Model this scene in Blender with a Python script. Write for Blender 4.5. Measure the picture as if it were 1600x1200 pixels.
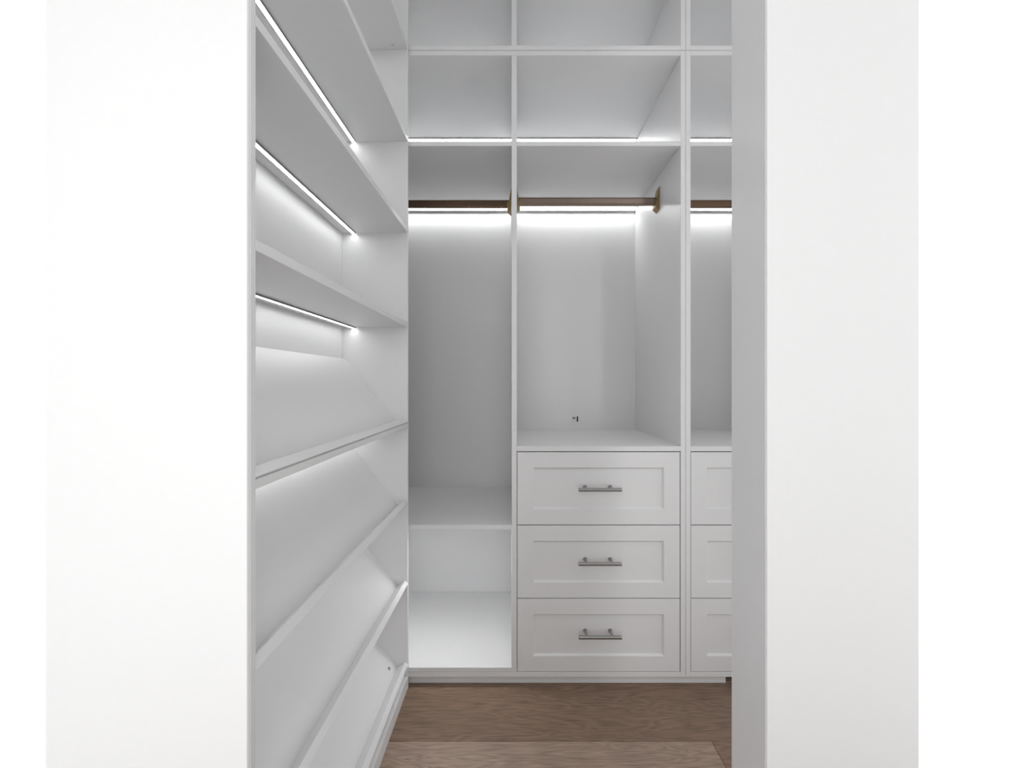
import bpy, bmesh, math, random
from mathutils import Vector
random.seed(4)
for o in list(bpy.data.objects): bpy.data.objects.remove(o)
S = bpy.context.scene
C = S.collection

# ------------------------------------------------------------------ camera, sky, exposure
F = 660.0; H = 1.14; CX = 797.0; CY = 597.5       # focal length in px of a 1600 px frame, eye height, principal point
YF = 1.587; YB = 2.163; YE = 1.568                # front and back of the rear cabinets, end of the shoe unit
cam = bpy.data.cameras.new('camera'); camo = bpy.data.objects.new('camera', cam); C.objects.link(camo)
cam.sensor_width = 36; cam.lens = 36 * F / 1600
cam.shift_x = (800 - CX) / 1600; cam.shift_y = -(600 - CY) / 1600
cam.clip_start = 0.01
camo.location = (0, 0, H); camo.rotation_euler = (math.pi / 2, 0, 0)
S.camera = camo

WORLD = 1.02
w = bpy.data.worlds.new('world'); S.world = w; w.use_nodes = True
bg = w.node_tree.nodes['Background']; bg.inputs[0].default_value = (1, 1, 1, 1); bg.inputs[1].default_value = WORLD
S.view_settings.view_transform = 'Standard'; S.view_settings.look = 'None'
S.view_settings.exposure = 0; S.view_settings.gamma = 1; S.view_settings.use_curve_mapping = False
LED = 26.0
LED_MID = 30.0
LED_SHOE = 13.0
END_FILL = 4.0
LAMP = 2.5
FRONT_FILL = 11.0
def area(name, loc, rot, sx, sy, power, col=(1, 1, 1)):
    l = bpy.data.lights.new(name, 'AREA'); l.shape = 'RECTANGLE'; l.size = sx; l.size_y = sy
    l.energy = power; l.color = col
    o = bpy.data.objects.new(name, l); C.objects.link(o); o.location = loc; o.rotation_euler = rot
    return o
area('ceiling_lamp', (0.25, 0.55, 2.70), (0, 0, 0), 0.5, 0.5, LAMP)

area('end_fill_light', (-0.96, 0.08, 1.35), (math.pi / 2, 0, math.atan2(-0.40, 0.56)), 0.16, 2.5, END_FILL * 1.12)  # added fill light, whitens the left wall end
area('end_fill_light', (1.06, 0.16, 1.35), (math.pi / 2, 0, math.atan2(0.48, 0.58)), 0.16, 2.5, END_FILL * 1.35)  # added fill light, whitens the right wall end
area('front_fill_light', (-0.12, -0.28, 1.25), (math.pi / 2, 0, 0), 1.0, 1.9, FRONT_FILL)  # added fill behind the camera, brightens the cabinet bays

# ------------------------------------------------------------------ materials
def mat(name, col, rough=0.5, metal=0.0, spec=0.5):
    m = bpy.data.materials.new(name); m.use_nodes = True
    b = m.node_tree.nodes['Principled BSDF']
    b.inputs['Base Color'].default_value = (*col, 1); b.inputs['Roughness'].default_value = rough
    b.inputs['Metallic'].default_value = metal; b.inputs['Specular IOR Level'].default_value = spec
    return m, m.node_tree, b
def noisy(m, nt, b, col, scale, amt, bump=0.02, stretch=(1, 1, 1)):
    tc = nt.nodes.new('ShaderNodeTexCoord'); mp = nt.nodes.new('ShaderNodeMapping'); mp.inputs['Scale'].default_value = stretch
    n = nt.nodes.new('ShaderNodeTexNoise'); n.inputs['Scale'].default_value = scale; n.inputs['Detail'].default_value = 4
    r = nt.nodes.new('ShaderNodeMapRange'); r.inputs['To Min'].default_value = 1 - amt; r.inputs['To Max'].default_value = 1 + amt
    mx = nt.nodes.new('ShaderNodeVectorMath'); mx.operation = 'SCALE'; mx.inputs[0].default_value = col
    bp = nt.nodes.new('ShaderNodeBump'); bp.inputs['Strength'].default_value = bump; bp.inputs['Distance'].default_value = 0.002
    L = nt.links.new
    L(tc.outputs['Object'], mp.inputs['Vector']); L(mp.outputs[0], n.inputs['Vector']); L(n.outputs['Fac'], r.inputs['Value'])
    L(r.outputs[0], mx.inputs['Scale']); L(mx.outputs[0], b.inputs['Base Color'])
    L(n.outputs['Fac'], bp.inputs['Height']); L(bp.outputs[0], b.inputs['Normal'])
WCOL = (0.694, 0.695, 0.699)
m, nt, b = mat('white_melamine', WCOL, 0.38, 0, 0.35); noisy(m, nt, b, WCOL, 35, 0.012, 0.03); WHITE = m
m, nt, b = mat('white_drawer_paint', WCOL, 0.38, 0, 0.3); noisy(m, nt, b, WCOL, 60, 0.01, 0.03); DRAW = m
PCOL = (0.92, 0.92, 0.92)  # paler than the boards, extra brightness put in for the wall ends
m, nt, b = mat('white_wall_paint', PCOL, 0.6, 0, 0.2); noisy(m, nt, b, PCOL, 90, 0.012, 0.08); WALL = m
m, nt, b = mat('grey_light_block', (0.3, 0.3, 0.3), 0.6); noisy(m, nt, b, (0.3, 0.3, 0.3), 90, 0.012, 0.08); GREYBLOCK = m  # dull grey for the unseen light blockers
m, nt, b = mat('dark_bronze', (0.16, 0.105, 0.07), 0.3, 0.9); noisy(m, nt, b, (0.16, 0.105, 0.07), 30, 0.12, 0.02, (0.2, 8, 8)); BRONZE = m
m, nt, b = mat('lit_bronze', (0.33, 0.26, 0.215), 0.34, 0.85); noisy(m, nt, b, (0.33, 0.26, 0.215), 30, 0.08, 0.02, (0.2, 8, 8)); BRONZE_LIT = m  # lit copy of the bronze, lighter reflection put into the colour
m, nt, b = mat('bracket_bronze', (0.32, 0.235, 0.12), 0.4, 0.8); noisy(m, nt, b, (0.32, 0.235, 0.12), 60, 0.1, 0.03); BRACKET = m
m, nt, b = mat('brushed_nickel', (0.36, 0.355, 0.35), 0.32, 1.0); noisy(m, nt, b, (0.36, 0.355, 0.35), 80, 0.08, 0.03, (0.1, 6, 6)); NICKEL = m
m, nt, b = mat('black_plastic', (0.015, 0.015, 0.015), 0.5); BLACK = m
m, nt, b = mat('grey_aluminium_channel', (0.22, 0.22, 0.22), 0.5, 0.2); CHAN = m
def glow(name, s):
    m = bpy.data.materials.new(name); m.use_nodes = True; nt = m.node_tree; nt.nodes.clear()
    e = nt.nodes.new('ShaderNodeEmission'); e.inputs[1].default_value = s; out = nt.nodes.new('ShaderNodeOutputMaterial')
    nt.links.new(e.outputs[0], out.inputs[0]); return m
GLOW = glow('led_diffuser', LED); GLOW_MID = glow('led_diffuser_low', LED_MID); GLOW_SHOE = glow('led_diffuser_narrow', LED_SHOE)

def wood(name, base, seed):
    m, nt, b = mat(name, base, 0.42, 0, 0.35); L = nt.links.new; N = nt.nodes.new
    tc = N('ShaderNodeTexCoord'); mp = N('ShaderNodeMapping')
    mp.inputs['Location'].default_value = (seed * 3.1, seed * 1.7, 0); mp.inputs['Scale'].default_value = (1.1, 9, 1)
    L(tc.outputs['Object'], mp.inputs['Vector'])
    n1 = N('ShaderNodeTexNoise'); n1.inputs['Scale'].default_value = 1.6; n1.inputs['Detail'].default_value = 3; n1.inputs['Distortion'].default_value = 0.6
    L(mp.outputs[0], n1.inputs['Vector'])
    mul = N('ShaderNodeMath'); mul.operation = 'MULTIPLY'; mul.inputs[1].default_value = 16; L(n1.outputs['Fac'], mul.inputs[0])
    fr = N('ShaderNodeMath'); fr.operation = 'PINGPONG'; fr.inputs[1].default_value = 0.5; L(mul.outputs[0], fr.inputs[0])
    mp2 = N('ShaderNodeMapping'); mp2.inputs['Scale'].default_value = (6, 160, 1); L(tc.outputs['Object'], mp2.inputs['Vector'])
    n2 = N('ShaderNodeTexNoise'); n2.inputs['Scale'].default_value = 2; n2.inputs['Detail'].default_value = 5; L(mp2.outputs[0], n2.inputs['Vector'])
    mix = N('ShaderNodeMath'); mix.operation = 'MULTIPLY_ADD'; mix.inputs[1].default_value = 0.45; L(fr.outputs[0], mix.inputs[0]); L(n2.outputs['Fac'], mix.inputs[2])
    cr = N('ShaderNodeValToRGB'); e = cr.color_ramp.elements
    e[0].position = 0.3; e[0].color = (*[c * 0.6 for c in base], 1); e[1].position = 0.85; e[1].color = (*[c * 1.42 for c in base], 1)
    L(mix.outputs[0], cr.inputs[0]); L(cr.outputs[0], b.inputs['Base Color'])
    bp = N('ShaderNodeBump'); bp.inputs['Strength'].default_value = 0.12; bp.inputs['Distance'].default_value = 0.002
    L(n2.outputs['Fac'], bp.inputs['Height']); L(bp.outputs[0], b.inputs['Normal'])
    return m
OAK = [wood('oak_plank_warm', (0.185, 0.123, 0.086), 1), wood('oak_plank_grey', (0.275, 0.2, 0.155), 5), wood('oak_plank_deep', (0.20, 0.13, 0.095), 9)]

# ------------------------------------------------------------------ helpers
def link(name, bm, m, parent=None, off=(0, 0, 0), smooth=False):
    bmesh.ops.recalc_face_normals(bm, faces=bm.faces)
    bmesh.ops.translate(bm, verts=bm.verts, vec=[-c for c in off])
    me = bpy.data.meshes.new(name); bm.to_mesh(me); bm.free(); me.materials.append(m)
    if smooth:
        for p in me.polygons: p.use_smooth = True
    o = bpy.data.objects.new(name, me); C.objects.link(o)
    if parent: o.parent = parent
    return o
def box(bm, x0, x1, y0, y1, z0, z1, bev=0.0008):
    r = bmesh.ops.create_cube(bm, size=1)
    for v in r['verts']:
        v.co = Vector(((x0 + x1) / 2 + v.co.x * (x1 - x0), (y0 + y1) / 2 + v.co.y * (y1 - y0), (z0 + z1) / 2 + v.co.z * (z1 - z0)))
    if bev:
        es = {e for v in r['verts'] for e in v.link_edges}
        bmesh.ops.bevel(bm, geom=list(es), offset=bev, segments=1, affect='EDGES')
def prism(bm, prof, axis, a, b, bev=0.0):
    """prof: closed list of 2-D points; axis 'x' -> (y,z) profile, axis 'y' -> (x,z) profile"""
    P = (lambda p, t: (t, p[0], p[1])) if axis == 'x' else (lambda p, t: (p[0], t, p[1]))
    A = [bm.verts.new(P(p, a)) for p in prof]; B = [bm.verts.new(P(p, b)) for p in prof]
    n = len(prof)
    fs = [bm.faces.new(A), bm.faces.new(B[::-1])]
    for i in range(n): fs.append(bm.faces.new((A[i], A[(i + 1) % n], B[(i + 1) % n], B[i])))
    if bev: bmesh.ops.bevel(bm, geom=list({e for f in fs for e in f.edges}), offset=bev, segments=1, affect='EDGES')
def cyl(bm, p0, p1, r, n=20, r2=None):
    p0 = Vector(p0); p1 = Vector(p1); d = p1 - p0
    q = d.to_track_quat('Z', 'Y').to_matrix().to_4x4(); q.translation = (p0 + p1) / 2
    bmesh.ops.create_cone(bm, cap_ends=True, segments=n, radius1=r, radius2=r if r2 is None else r2, depth=d.length, matrix=q)
def thing(name, label, cat, loc=(0, 0, 0), rz=0, group=None):
    o = bpy.data.objects.new(name, None); C.objects.link(o); o.empty_display_size = 0.05
    o.location = loc; o.rotation_euler = (0, 0, rz); o['label'] = label; o['category'] = cat
    if group: o['group'] = group
    return o
def struct(name, bm, m, label=None):
    o = link(name, bm, m); o['kind'] = 'structure'
    if label: o['label'] = label
    return o
def part(name, dims, root, m=None, bev=0.0008, label=None, parent=None, off=None):
    bm = bmesh.new(); box(bm, *dims, bev)
    o = link(name, bm, m or WHITE, parent or root, off if off is not None else root.location)
    if label: o['label'] = label
    return o
FX = lambda px, y=YF: (px - CX) / F * y
FZ = lambda py, y=YF: H - (py - CY) / F * y
TOP = 2.716

# ------------------------------------------------------------------ room shell, with added light blockers
XL, XR = -0.70, 1.20
fl = bpy.data.objects.new('floor', None)
bm = bmesh.new(); box(bm, XL, XR, -0.4, 2.23, -0.05, -0.014, 0)
fl = struct('floor', bm, OAK[2], 'oak plank floor')
PW = 0.262; y1 = 1.342
rows = [(y1 + i * PW, y1 + (i + 1) * PW) for i in range(-9, 4)]
cuts = {0: [], -1: [0.64], -2: [-0.1], 1: [0.3]}
base = None
for k, (a, c) in enumerate(rows):
    i = k - 9
    a = max(a, -0.4); c = min(c, 2.23)
    if c - a < 0.02: continue
    xs = [XL] + cuts.get(i, [random.uniform(-0.5, 0.9)]) + [XR]
    for j in range(len(xs) - 1):
        bm = bmesh.new(); box(bm, xs[j] + 0.0004, xs[j + 1] - 0.0004, a + 0.0006, c - 0.0006, -0.014, 0, 0.0012)
        mm = OAK[0] if i == 0 else (OAK[1] if (i == -1 and j == 0) else (OAK[2] if i == -1 else OAK[random.randrange(3)]))
        link('plank', bm, mm, fl)
bm = bmesh.new(); box(bm, -1.1, XR, -0.4, 2.23, TOP + 0.020, TOP + 0.10, 0); struct('ceiling', bm, WALL)
bm = bmesh.new(); box(bm, XL, XR, YB + 0.012, 2.23, 0, TOP + 0.02, 0); struct('wall_back', bm, WALL)
bm = bmesh.new(); box(bm, XL, -0.665, 0.639, YB + 0.012, 0, TOP + 0.02, 0); struct('wall_left', bm, WALL)
bm = bmesh.new(); box(bm, -1.0, 1.1, -0.40, -0.30, 0, TOP + 0.02, 0); struct('light_block_rear', bm, GREYBLOCK)  # unseen blocker behind the camera, dims the light on the fronts
bm = bmesh.new(); box(bm, -1.10, -1.0, -0.40, 0.55, 0, TOP + 0.02, 0); struct('light_block_left', bm, GREYBLOCK)  # unseen blocker, added to cut sky light from the left
bm = bmesh.new(); box(bm, 1.1, 1.20, -0.40, 0.55, 0, TOP + 0.02, 0); struct('light_block_right', bm, GREYBLOCK)  # unseen blocker, added to cut sky light from the right
# wall end at the right; brighter front skin added to render white
xw = 0.45; yfar = xw * F / (1143 - CX); ynear = xw * F / (1199 - CX)
bm = bmesh.new(); box(bm, xw + 0.0185, xw + 0.265, ynear + 0.0065, yfar, 0, TOP + 0.02, 0.0015); box(bm, xw, xw + 0.265, ynear, ynear + 0.006, 0, TOP + 0.02, 0.0005)
struct('wall_right', bm, WALL, 'white painted end of the wall at the right of the opening')
t = part('filler_panel', (xw, xw + 0.018, ynear + 0.0065, yfar, 0, TOP + 0.018), None, WHITE, 0.0008, 'tall plain white panel standing at the right edge, nearest the camera', None, (0, 0, 0))
t['category'] = 'panel'
# added cover in brighter white, so the shelving's near end renders white
bm = bmesh.new(); box(bm, -0.70, FX(637, YE) - 0.0165, 0.6365, 0.6426, 0, TOP + 0.02, 0.0005)
struct('added_end_cover_1', bm, WALL)

# ------------------------------------------------------------------ toe kick below the rear cabinets
bm = bmesh.new(); box(bm, -0.632, FX(1134, 1.602), 1.602, 1.618, 0, FZ(1057.6), 0.0008)
struct('baseboard_back', bm, WHITE, 'white toe kick under the rear cabinets')

# ------------------------------------------------------------------ LED profile (in the underside of a board)
def led_x(root, x0, x1, ya, yb, z, off, deep=0.016, glow_m=None):
    """strip running along x, between ya and yb, under the board whose underside is at z"""
    bm = bmesh.new()
    box(bm, x0, x1, ya - 0.0022, ya, z - 0.006, z - 0.0002, 0); box(bm, x0, x1, yb, yb + 0.0022, z - deep, z - 0.0002, 0)  # deeper rear lip added to block light, its grey gives the shaded band
    box(bm, x0, x1, ya, yb, z - 0.0015, z - 0.0002, 0)
    box(bm, x0, x0 + 0.003, ya, yb, z - 0.006, z - 0.0015, 0); box(bm, x1 - 0.003, x1, ya, yb, z - 0.006, z - 0.0015, 0)
    c = link('light_channel', bm, CHAN, root, off)
    bm = bmesh.new(); box(bm, x0 + 0.003, x1 - 0.003, ya, yb, z - 0.005, z - 0.0015, 0)
    g = link('light_strip', bm, glow_m or GLOW, c, off); g['label'] = 'glowing white light strip'

# ------------------------------------------------------------------ rear cabinets
x_a0 = -0.632; x_a = -0.614; x_b = FX(799.5); x_c = FX(807.5); x_d = FX(1063.5); x_e = FX(1071.2); x_e2 = FX(1071.6); x_f = FX(1079.2); x_g = 1.163; x_h = 1.182
z_b0 = FZ(1057.8); z_b1 = FZ(1050.4); z_t0 = FZ(86.5); z_t1 = FZ(79.0)
z_s0 = FZ(228.0); z_s1 = FZ(220.5)       # shelf above the rods
z_c0 = FZ(705.2); z_c1 = FZ(697.5)       # counter
ZL = (YB - 0.040, YB - 0.016)
def drawers(root, xl, xr, zs, off, label_prefix):
    """three shaker drawers, inset"""
    for i, (pt, pb) in enumerate(zs):
        zt = FZ(pt); zb = FZ(pb); fw = 0.0590
        bm = bmesh.new()
        X = [xl, xl + fw, xr - fw, xr]; Z = [zb, zb + fw * 0.98, zt - fw * 0.98, zt]
        ch = 0.0065; dp = 0.008; y0 = YF + 0.001; y2 = y0 + 0.02
        def ring(xa, xb_, za, zb_, y): return [bm.verts.new(p) for p in ((xa, y, za), (xb_, y, za), (xb_, y, zb_), (xa, y, zb_))]
        e = 0.0008
        R = [ring(xl, xr, zb, zt, y2), ring(xl, xr, zb, zt, y0 + e), ring(xl + e, xr - e, zb + e, zt - e, y0), ring(X[1], X[2], Z[1], Z[2], y0), ring(X[1] + ch, X[2] - ch, Z[1] + ch, Z[2] - ch, y0 + dp)]
        for A, B in zip(R[:-1], R[1:]):
            for k in range(4): bm.faces.new((A[k], A[(k + 1) % 4], B[(k + 1) % 4], B[k]))
        bm.faces.new(R[0]); 
        d = link('drawer', bm, DRAW, root, off)
        bm = bmesh.new(); bm2 = ring_panel = None
        box(bm, X[1] + ch - 0.0005, X[2] - ch + 0.0005, y0 + dp - 0.0003, y0 + dp + 0.006, Z[1] + ch - 0.0005, Z[2] - ch + 0.0005, 0)
        link('drawer_panel', bm, DRAW, d, off)
        # drawer box behind the front
        bm = bmesh.new(); box(bm, xl + 0.013, xr - 0.013, y2 + 0.0005, YB - 0.06, zb + 0.02, zt - 0.03, 0)
        link('drawer_box', bm, WHITE, d, off)
        # bar handle
        xm = (FX(904, 1.55) + FX(971.5, 1.55)) / 2 if xl < 0.3 else (xl + xr) / 2
        hl = 67.5 / F * 1.55 / 2; yh = 1.551; zc = H - ([765.3, 881.3, 996][i] - CY) / F * yh
        bm = bmesh.new(); cyl(bm, (xm - hl, yh, zc), (xm + hl, yh, zc), 0.0068, 24)
        bmesh.ops.bevel(bm, geom=[e_ for e_ in bm.edges if len(e_.link_faces) == 2 and any(len(f.verts) > 4 for f in e_.link_faces)], offset=0.0008, segments=1, affect='EDGES')
        for s in (-1, 1):
            xp = xm + s * 0.0475
            cyl(bm, (xp, yh + 0.003, zc), (xp, y0 + dp - 0.0005, zc), 0.0048, 16)
            cyl(bm, (xp, y0 + dp - 0.004, zc), (xp, y0 + dp - 0.0004, zc), 0.0072, 16, 0.0072)
        h = link('handle', bm, NICKEL, d, off, True); h['label'] = 'brushed nickel bar handle'
        md = h.modifiers.new('edge', 'EDGE_SPLIT'); md.split_angle = 0.7
ZD = [(706.6, 819.9), (821.3, 934.7), (936.0, 1049.6)]

# cabinet with the two hanging bays and the full width drawers
off = (0.14, YF, 0)
cab = thing('wardrobe_cabinet', 'tall white open wardrobe cabinet with two hanging bays, fully visible three-drawer stack', 'cabinet', off)
part('side_panel', (x_a0, x_a, YF, YB, z_b0, z_t1), cab)
part('side_panel', (x_d, x_e, YF, YB, z_b0, z_t1), cab)
part('divider', (x_b, x_c, YF, YB, z_b1 + 0.0004, z_t0 - 0.0004), cab)
part('bottom_panel', (x_a, x_d, YF, YB, z_b0, z_b1), cab)
part('top_panel', (x_a, x_d, YF, YB, z_t0, z_t1), cab)
part('back_panel', (x_a0, x_e, YB + 0.0003, YB + 0.010, z_b0, z_t1), cab, bev=0)
part('shelf', (x_a, x_b, YF, YB, z_s0, z_s1), cab)
part('shelf', (x_c, x_d, YF, YB, z_s0, z_s1), cab)
part('shelf', (x_a + .001, x_b, YF, YB, FZ(827.5), FZ(820.5)), cab)
part('shelf', (x_a + .001, x_b, YF, YB, FZ(1050.0), FZ(1043.0)), cab)
part('countertop', (x_c, x_d, YF, YB, z_c0, z_c1), cab)
for xa, xb_ in ((x_a, x_b), (x_c, x_d)):
    for z in (z_t0, z_s0): led_x(cab, xa + 0.002, xb_ - 0.002, ZL[0], ZL[1], z, off)
drawers(cab, x_c + 0.0020, x_d - 0.0028, ZD, off, '')
# light strip under the middle shelf, near its front edge
led_x(cab, x_a + .003, x_b - 0.002, YF + 0.05, YF + 0.078, FZ(827.5), off, 0.006, GLOW_MID)
# feet under the carcass, hidden behind the toe kick
for xx in (x_a0 + .05, x_e - .05):
    for yy in (YF + .12, YB - .06):
        bm = bmesh.new(); cyl(bm, (xx, yy, 0), (xx, yy, z_b0), 0.02, 16); link('foot', bm, BLACK, cab, off)
# small cable outlet on the back panel above the counter
xs0 = FX(893, YB); xs1 = FX(905, YB); zz0 = FZ(659, YB); zz1 = FZ(650.3, YB)
o = part('cable_outlet', (xs0, xs1, YB - 0.003, YB + 0.0002, zz0, zz1), cab, bev=0.0008, label='tiny white cable outlet')
part('socket_slot', (FX(900.9, YB), FX(903.2, YB), YB - 0.0036, YB - 0.0028, zz0 + 0.001, zz1 - 0.001), cab, BLACK, 0, 'black slot', parent=o)
part('clip', (FX(894.5, YB), FX(899, YB), YB - 0.0050, YB - 0.0028, zz0 + 0.014, zz1 - 0.004), cab, CHAN, 0.0006, None, parent=o)
bm = bmesh.new()
for px, py, r in ((1016, 338, 1.16),):
    cyl(bm, (x_d + 0.0004, YF * r * 1.05, FZ(py, YF * r * 1.05)), (x_d - 0.0008, YF * r * 1.05, FZ(py, YF * r * 1.05)), 0.0022, 10)
link('shelf_pin', bm, NICKEL, cab, off)

# right cabinet, mostly hidden behind the wall end
off = (0.83, YF, 0)
cab2 = thing('wardrobe_cabinet', 'white wardrobe cabinet cut off by the wall end at the right, drawers half hidden', 'cabinet', off)
part('side_panel', (x_e2, x_f, YF, YB, z_b0, z_t1), cab2)
part('side_panel', (x_g, x_h, YF, YB, z_b0, z_t1), cab2)
part('bottom_panel', (x_f, x_g, YF, YB, z_b0, z_b1), cab2)
part('top_panel', (x_f, x_g, YF, YB, z_t0, z_t1), cab2)
part('back_panel', (x_e2, x_h, YB + 0.0003, YB + 0.010, z_b0, z_t1), cab2, bev=0)
part('shelf', (x_f, x_g, YF, YB, z_s0, z_s1), cab2)
part('countertop', (x_f, x_g, YF, YB, z_c0, z_c1), cab2)
for z in (z_t0, z_s0): led_x(cab2, x_f + 0.002, x_g - 0.002, ZL[0], ZL[1], z, off)
drawers(cab2, x_f + 0.002, x_g - 0.002, ZD, off, '')
for xx in (x_f + .05, x_h - .05):
    for yy in (YF + .28, YB - .06):
        bm = bmesh.new(); cyl(bm, (xx, yy, 0), (xx, yy, z_b0), 0.02, 16); link('foot', bm, BLACK, cab2, off)

# overhead cabinets
zo0 = FZ(78.3); zo1 = FZ(71.0)
def overhead(xl0, xl1, xr0, xr1, div, off, label):
    t = thing('overhead_cabinet', label, 'cabinet', off)
    part('bottom_panel', (xl1, xr0, YF, YB, zo0, zo1), t)
    part('side_panel', (xl0, xl1, YF, YB, zo0, TOP), t); part('side_panel', (xr0, xr1, YF, YB, zo0, TOP), t)
    if div: part('divider', (div[0], div[1], YF, YB, zo1 + .0003, TOP), t)
    part('top_panel', (xl0, xr1, YF, YB, TOP + .0003, TOP + 0.0195), t)
    part('back_panel', (xl0, xr1, YB + 0.0003, YB + 0.010, zo0, TOP), t, bev=0)
    for xa, xb_ in (((xl1, div[0]), (div[1], xr0)) if div else ((xl1, xr0),)): led_x(t, xa + 0.002, xb_ - 0.002, ZL[0], ZL[1], TOP, off)
    return t
overhead(x_a0, x_a, x_d, x_e, (x_b, x_c), (0.14, YF, zo0), 'white open overhead cabinet on top of the two hanging bays, divided in two')
overhead(x_e2, x_f, x_g, x_h, None, (0.83, YF, zo0), 'small white overhead cabinet at the top right, cut off by the wall end')

# ------------------------------------------------------------------ clothes rods
def rod(xl, xr, yc, zc, label, col):
    t = thing('clothes_rod', label, 'rod', ((xl + xr) / 2, yc, zc), 0, 'clothes rods')
    off = t.location.copy()
    hh = 0.0178; hw = 0.0085; pr = []
    # flat-sided rod with a ridge at top and bottom
    for s in (1, -1):
        n = 7
        for k in range(n + 1):
            a = math.pi * k / n
            pr.append((s * hw * math.cos(a) if s > 0 else -hw * math.cos(a), s * (hh - hw * 0.8) + s * hw * 0.8 * math.sin(a)))
    pr2 = []
    for y, z in pr:
        pr2.append((yc + y, zc + z))
        if abs(z) < hh - hw * 0.79 and abs(z) > hh - hw * 0.81:
            s = 1 if z > 0 else -1; q = -1 if y < 0 else 1
    bm = bmesh.new(); prism(bm, pr2, 'x', xl + 0.010, xr - 0.010)
    link('rod', bm, BRONZE_LIT if col == 1 else BRONZE, t, off)
    bm = bmesh.new()
    for s in (1, -1): box(bm, xl + 0.010, xr - 0.010, yc - hw - 0.0012, yc + hw + 0.0012, zc + s * 0.0118 - 0.0011, zc + s * 0.0118 + 0.0011, 0.0003)
    link('ridge', bm, BRONZE, t, off)
    for s, x0 in ((1, xl), (-1, xr)):
        zt = zc + 0.058; zb = zc - 0.045
        bm = bmesh.new()
        A = [(x0, zt), (x0 + s * 0.0015, zt), (x0 + s * 0.018, zb + 0.016), (x0, zb)]
        prism(bm, A, 'y', yc - 0.021, yc + 0.021, 0.0007)
        cyl(bm, (x0 + s * 0.004, yc, zc - 0.003), (x0 + s * 0.0185, yc, zc - 0.003), 0.0165, 24)
        b_ = link('bracket', bm, BRACKET, t, off); b_['label'] = 'lighter bronze wedge-shaped bracket'
    return t
y2 = 1.829
rod(x_c + .0004, x_d - .0004, y2, H + (CY - 313.8) / F * (y2 - 0.009), 'bronze clothes rod, coloured lighter for its reflections, spanning the wide bay above the drawers', 1)
y3 = 1.853; z3 = H + (CY - 317.8) / F * (y3 - 0.009)
rod(x_a + .0004, x_b - .0004, y3, z3, 'dark bronze clothes rod in the narrow left hanging bay', 0)
rod(x_f + .0004, x_g - .0004, y3, z3, 'dark bronze clothes rod at the right, running behind the wall end', 0)

# ------------------------------------------------------------------ left shoe shelving unit (local frame: x' = 0 at its front, y' = 0 at its far end)
LX = lambda px: (px - 637) / F * YE
LZ = lambda py: H - (py - CY) / F * YE
LEN = 0.911; T = 0.018
u = thing('shoe_shelving_unit', 'white built-in shelving unit along the left side, level shelves above and sloping shoe shelves below', 'shelving unit', (FX(637, YE), YE, 0), -0.0167)
Z0 = (0, 0, 0); xb = LX(534)
LEDS_TOP = True
part('end_panel', (xb - T, 0, 0.0, 0.012, 0, TOP + .018), u, off=Z0)
part('end_panel', (xb - T, 0, -LEN - 0.014, -LEN, 0, TOP + .018), u, off=Z0)
part('back_panel', (xb - T, xb, -LEN + .0003, -0.0003, 0.0, TOP - .001), u, off=Z0, bev=0)
part('top_panel', (xb - T, 0, -LEN + .0003, -0.0003, TOP, TOP + .018), u, off=Z0)
def led_y(x0, x1, z):
    e = 0.0022; a = -LEN + 0.003; b_ = -0.003
    bm = bmesh.new()
    box(bm, x0 - e, x0, a, b_, z - 0.005, z - 0.0002, 0); box(bm, x1, x1 + e, a, b_, z - 0.005, z - 0.0002, 0); box(bm, x0, x1, a, b_, z - 0.0015, z - 0.0002, 0)
    c = link('light_channel', bm, CHAN, u)
    bm = bmesh.new(); box(bm, x0, x1, a, b_, z - 0.0045, z - 0.0015, 0)
    g = link('light_strip', bm, GLOW_SHOE, c); g['label'] = 'glowing white light strip'
for k, py in enumerate((77.3, 221.0, 363.8, 511.2)):
    z = LZ(py)
    part('shelf', (xb + .0003, 0, -LEN + .0004, -0.0004, z, z + T), u, off=Z0)
    led_y(LX(550.5), LX(555.5), z)
zd = LZ(667.6)
part('shelf', (xb + .0003, -0.001, -LEN + .0004, -0.0004, zd, LZ(661.2)), u, off=Z0)
led_y(LX(548.5), LX(553.5), zd)
led_y(LX(550.5), LX(555.5), TOP)
ang = math.atan(1.27); ca, sa = math.cos(ang), math.sin(ang)
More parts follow.
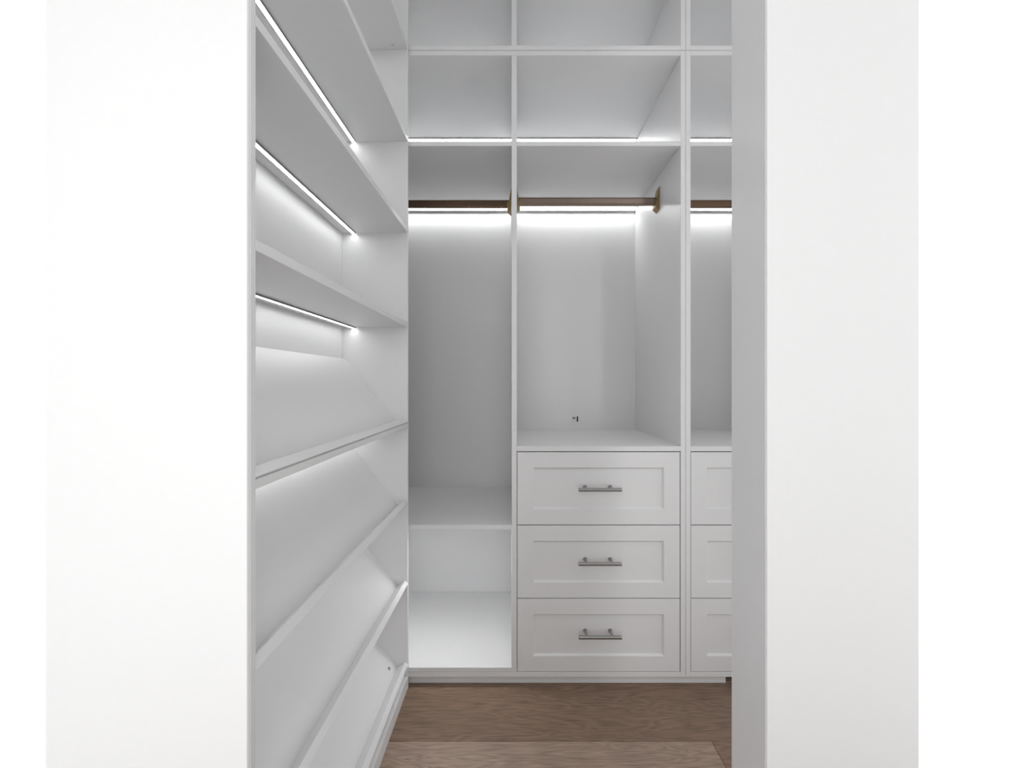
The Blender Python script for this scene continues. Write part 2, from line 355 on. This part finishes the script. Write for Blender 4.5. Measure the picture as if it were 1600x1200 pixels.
for k, cy_ in enumerate((663.6, 789.8, 916.4, 1043.0)):
    cx_ = LX(621.0); cz = LZ(cy_ - 1)
    dn = (ca, -sa); nr = (sa, ca)                # down the slope, and out of the board
    xt = LX(541); t_up = (cx_ - xt) / ca
    A = (cx_, cz); B = (cx_ - ca * t_up, cz + sa * t_up)
    # sloping board; its upper end is cut level against the back panel
    xq = xb + 0.0005
    slab = [A, B, (xq, B[1]), (xq, B[1] - 0.004), (A[0] - nr[0] * T * 0 - (T / sa) , A[1])]
    lo = (cx_ - nr[0] * T, cz - nr[1] * T)
    tb = (lo[0] - xq) / ca
    slab = [A, B, (xq, B[1]), (xq, lo[1] + sa * tb), lo]
    bm = bmesh.new(); prism(bm, slab, 'y', -LEN + .0004, -.0004)
    ob = link('shoe_shelf', bm, WHITE, u)
    LH = 0.0365
    P = lambda s, h: (cx_ + dn[0] * s + nr[0] * h, cz + dn[1] * s + nr[1] * h)
    bm = bmesh.new(); prism(bm, [P(0.0002, -T), P(T, -T), P(T, LH), P(0.0002, LH)] if k else [P(0.0002, -T * .0), P(T, 0.012), P(T, LH), P(0.0002, LH)], 'y', -LEN + .0004, -.0004, 0.0006)
    link('lip', bm, WHITE, ob)
    if k in (1, 2):
        zz = cz - nr[1] * T + 0.05
        # light strip tucked under the sloping board near the back
        sx = xb + 0.11; zs = lo[1] + (lo[0] - sx) / ca * sa
        bm = bmesh.new(); prism(bm, [(sx, zs - 0.0002), (sx + 0.01 * ca, zs - 0.01 * sa - 0.0002), (sx + 0.01 * ca - 0.003 * sa, zs - 0.01 * sa - 0.003 * ca), (sx - 0.003 * sa, zs - 0.003 * ca)], 'y', -LEN + .003, -.003)
        g = link('light_strip', bm, GLOW_SHOE, ob); g['label'] = 'glowing white light strip'
part('bottom_panel', (xb + .0003, LX(631), -LEN + .0004, -.0004, LZ(1057), LZ(1050)), u, off=Z0)
part('toe_kick', (LX(629), LX(636.5), -LEN + .0004, -.0004, 0, LZ(1057.3)), u, off=Z0)
# two pin holes under the topmost shelf, near its far end
bm = bmesh.new()
for dx in (0, 0.006): cyl(bm, (LX(615) + dx, -0.022, LZ(77.3) + 0.0005), (LX(615) + dx, -0.022, LZ(77.3) - 0.0006), 0.0016, 10)
link('shelf_pin', bm, BLACK, u)
# bolt head near the foot of the lowest sloping board
cz = LZ(1042); cx_ = LX(621); a_ = LX(613.3); zz = cz + (cx_ - a_) * 1.27
bm = bmesh.new(); yy = -0.045
cyl(bm, (a_ - sa * .0005, yy, zz - ca * .0005), (a_ + sa * .003, yy, zz + ca * .003), 0.0052, 16)
o = link('bolt_head', bm, NICKEL, u); o['label'] = 'small grey bolt head'
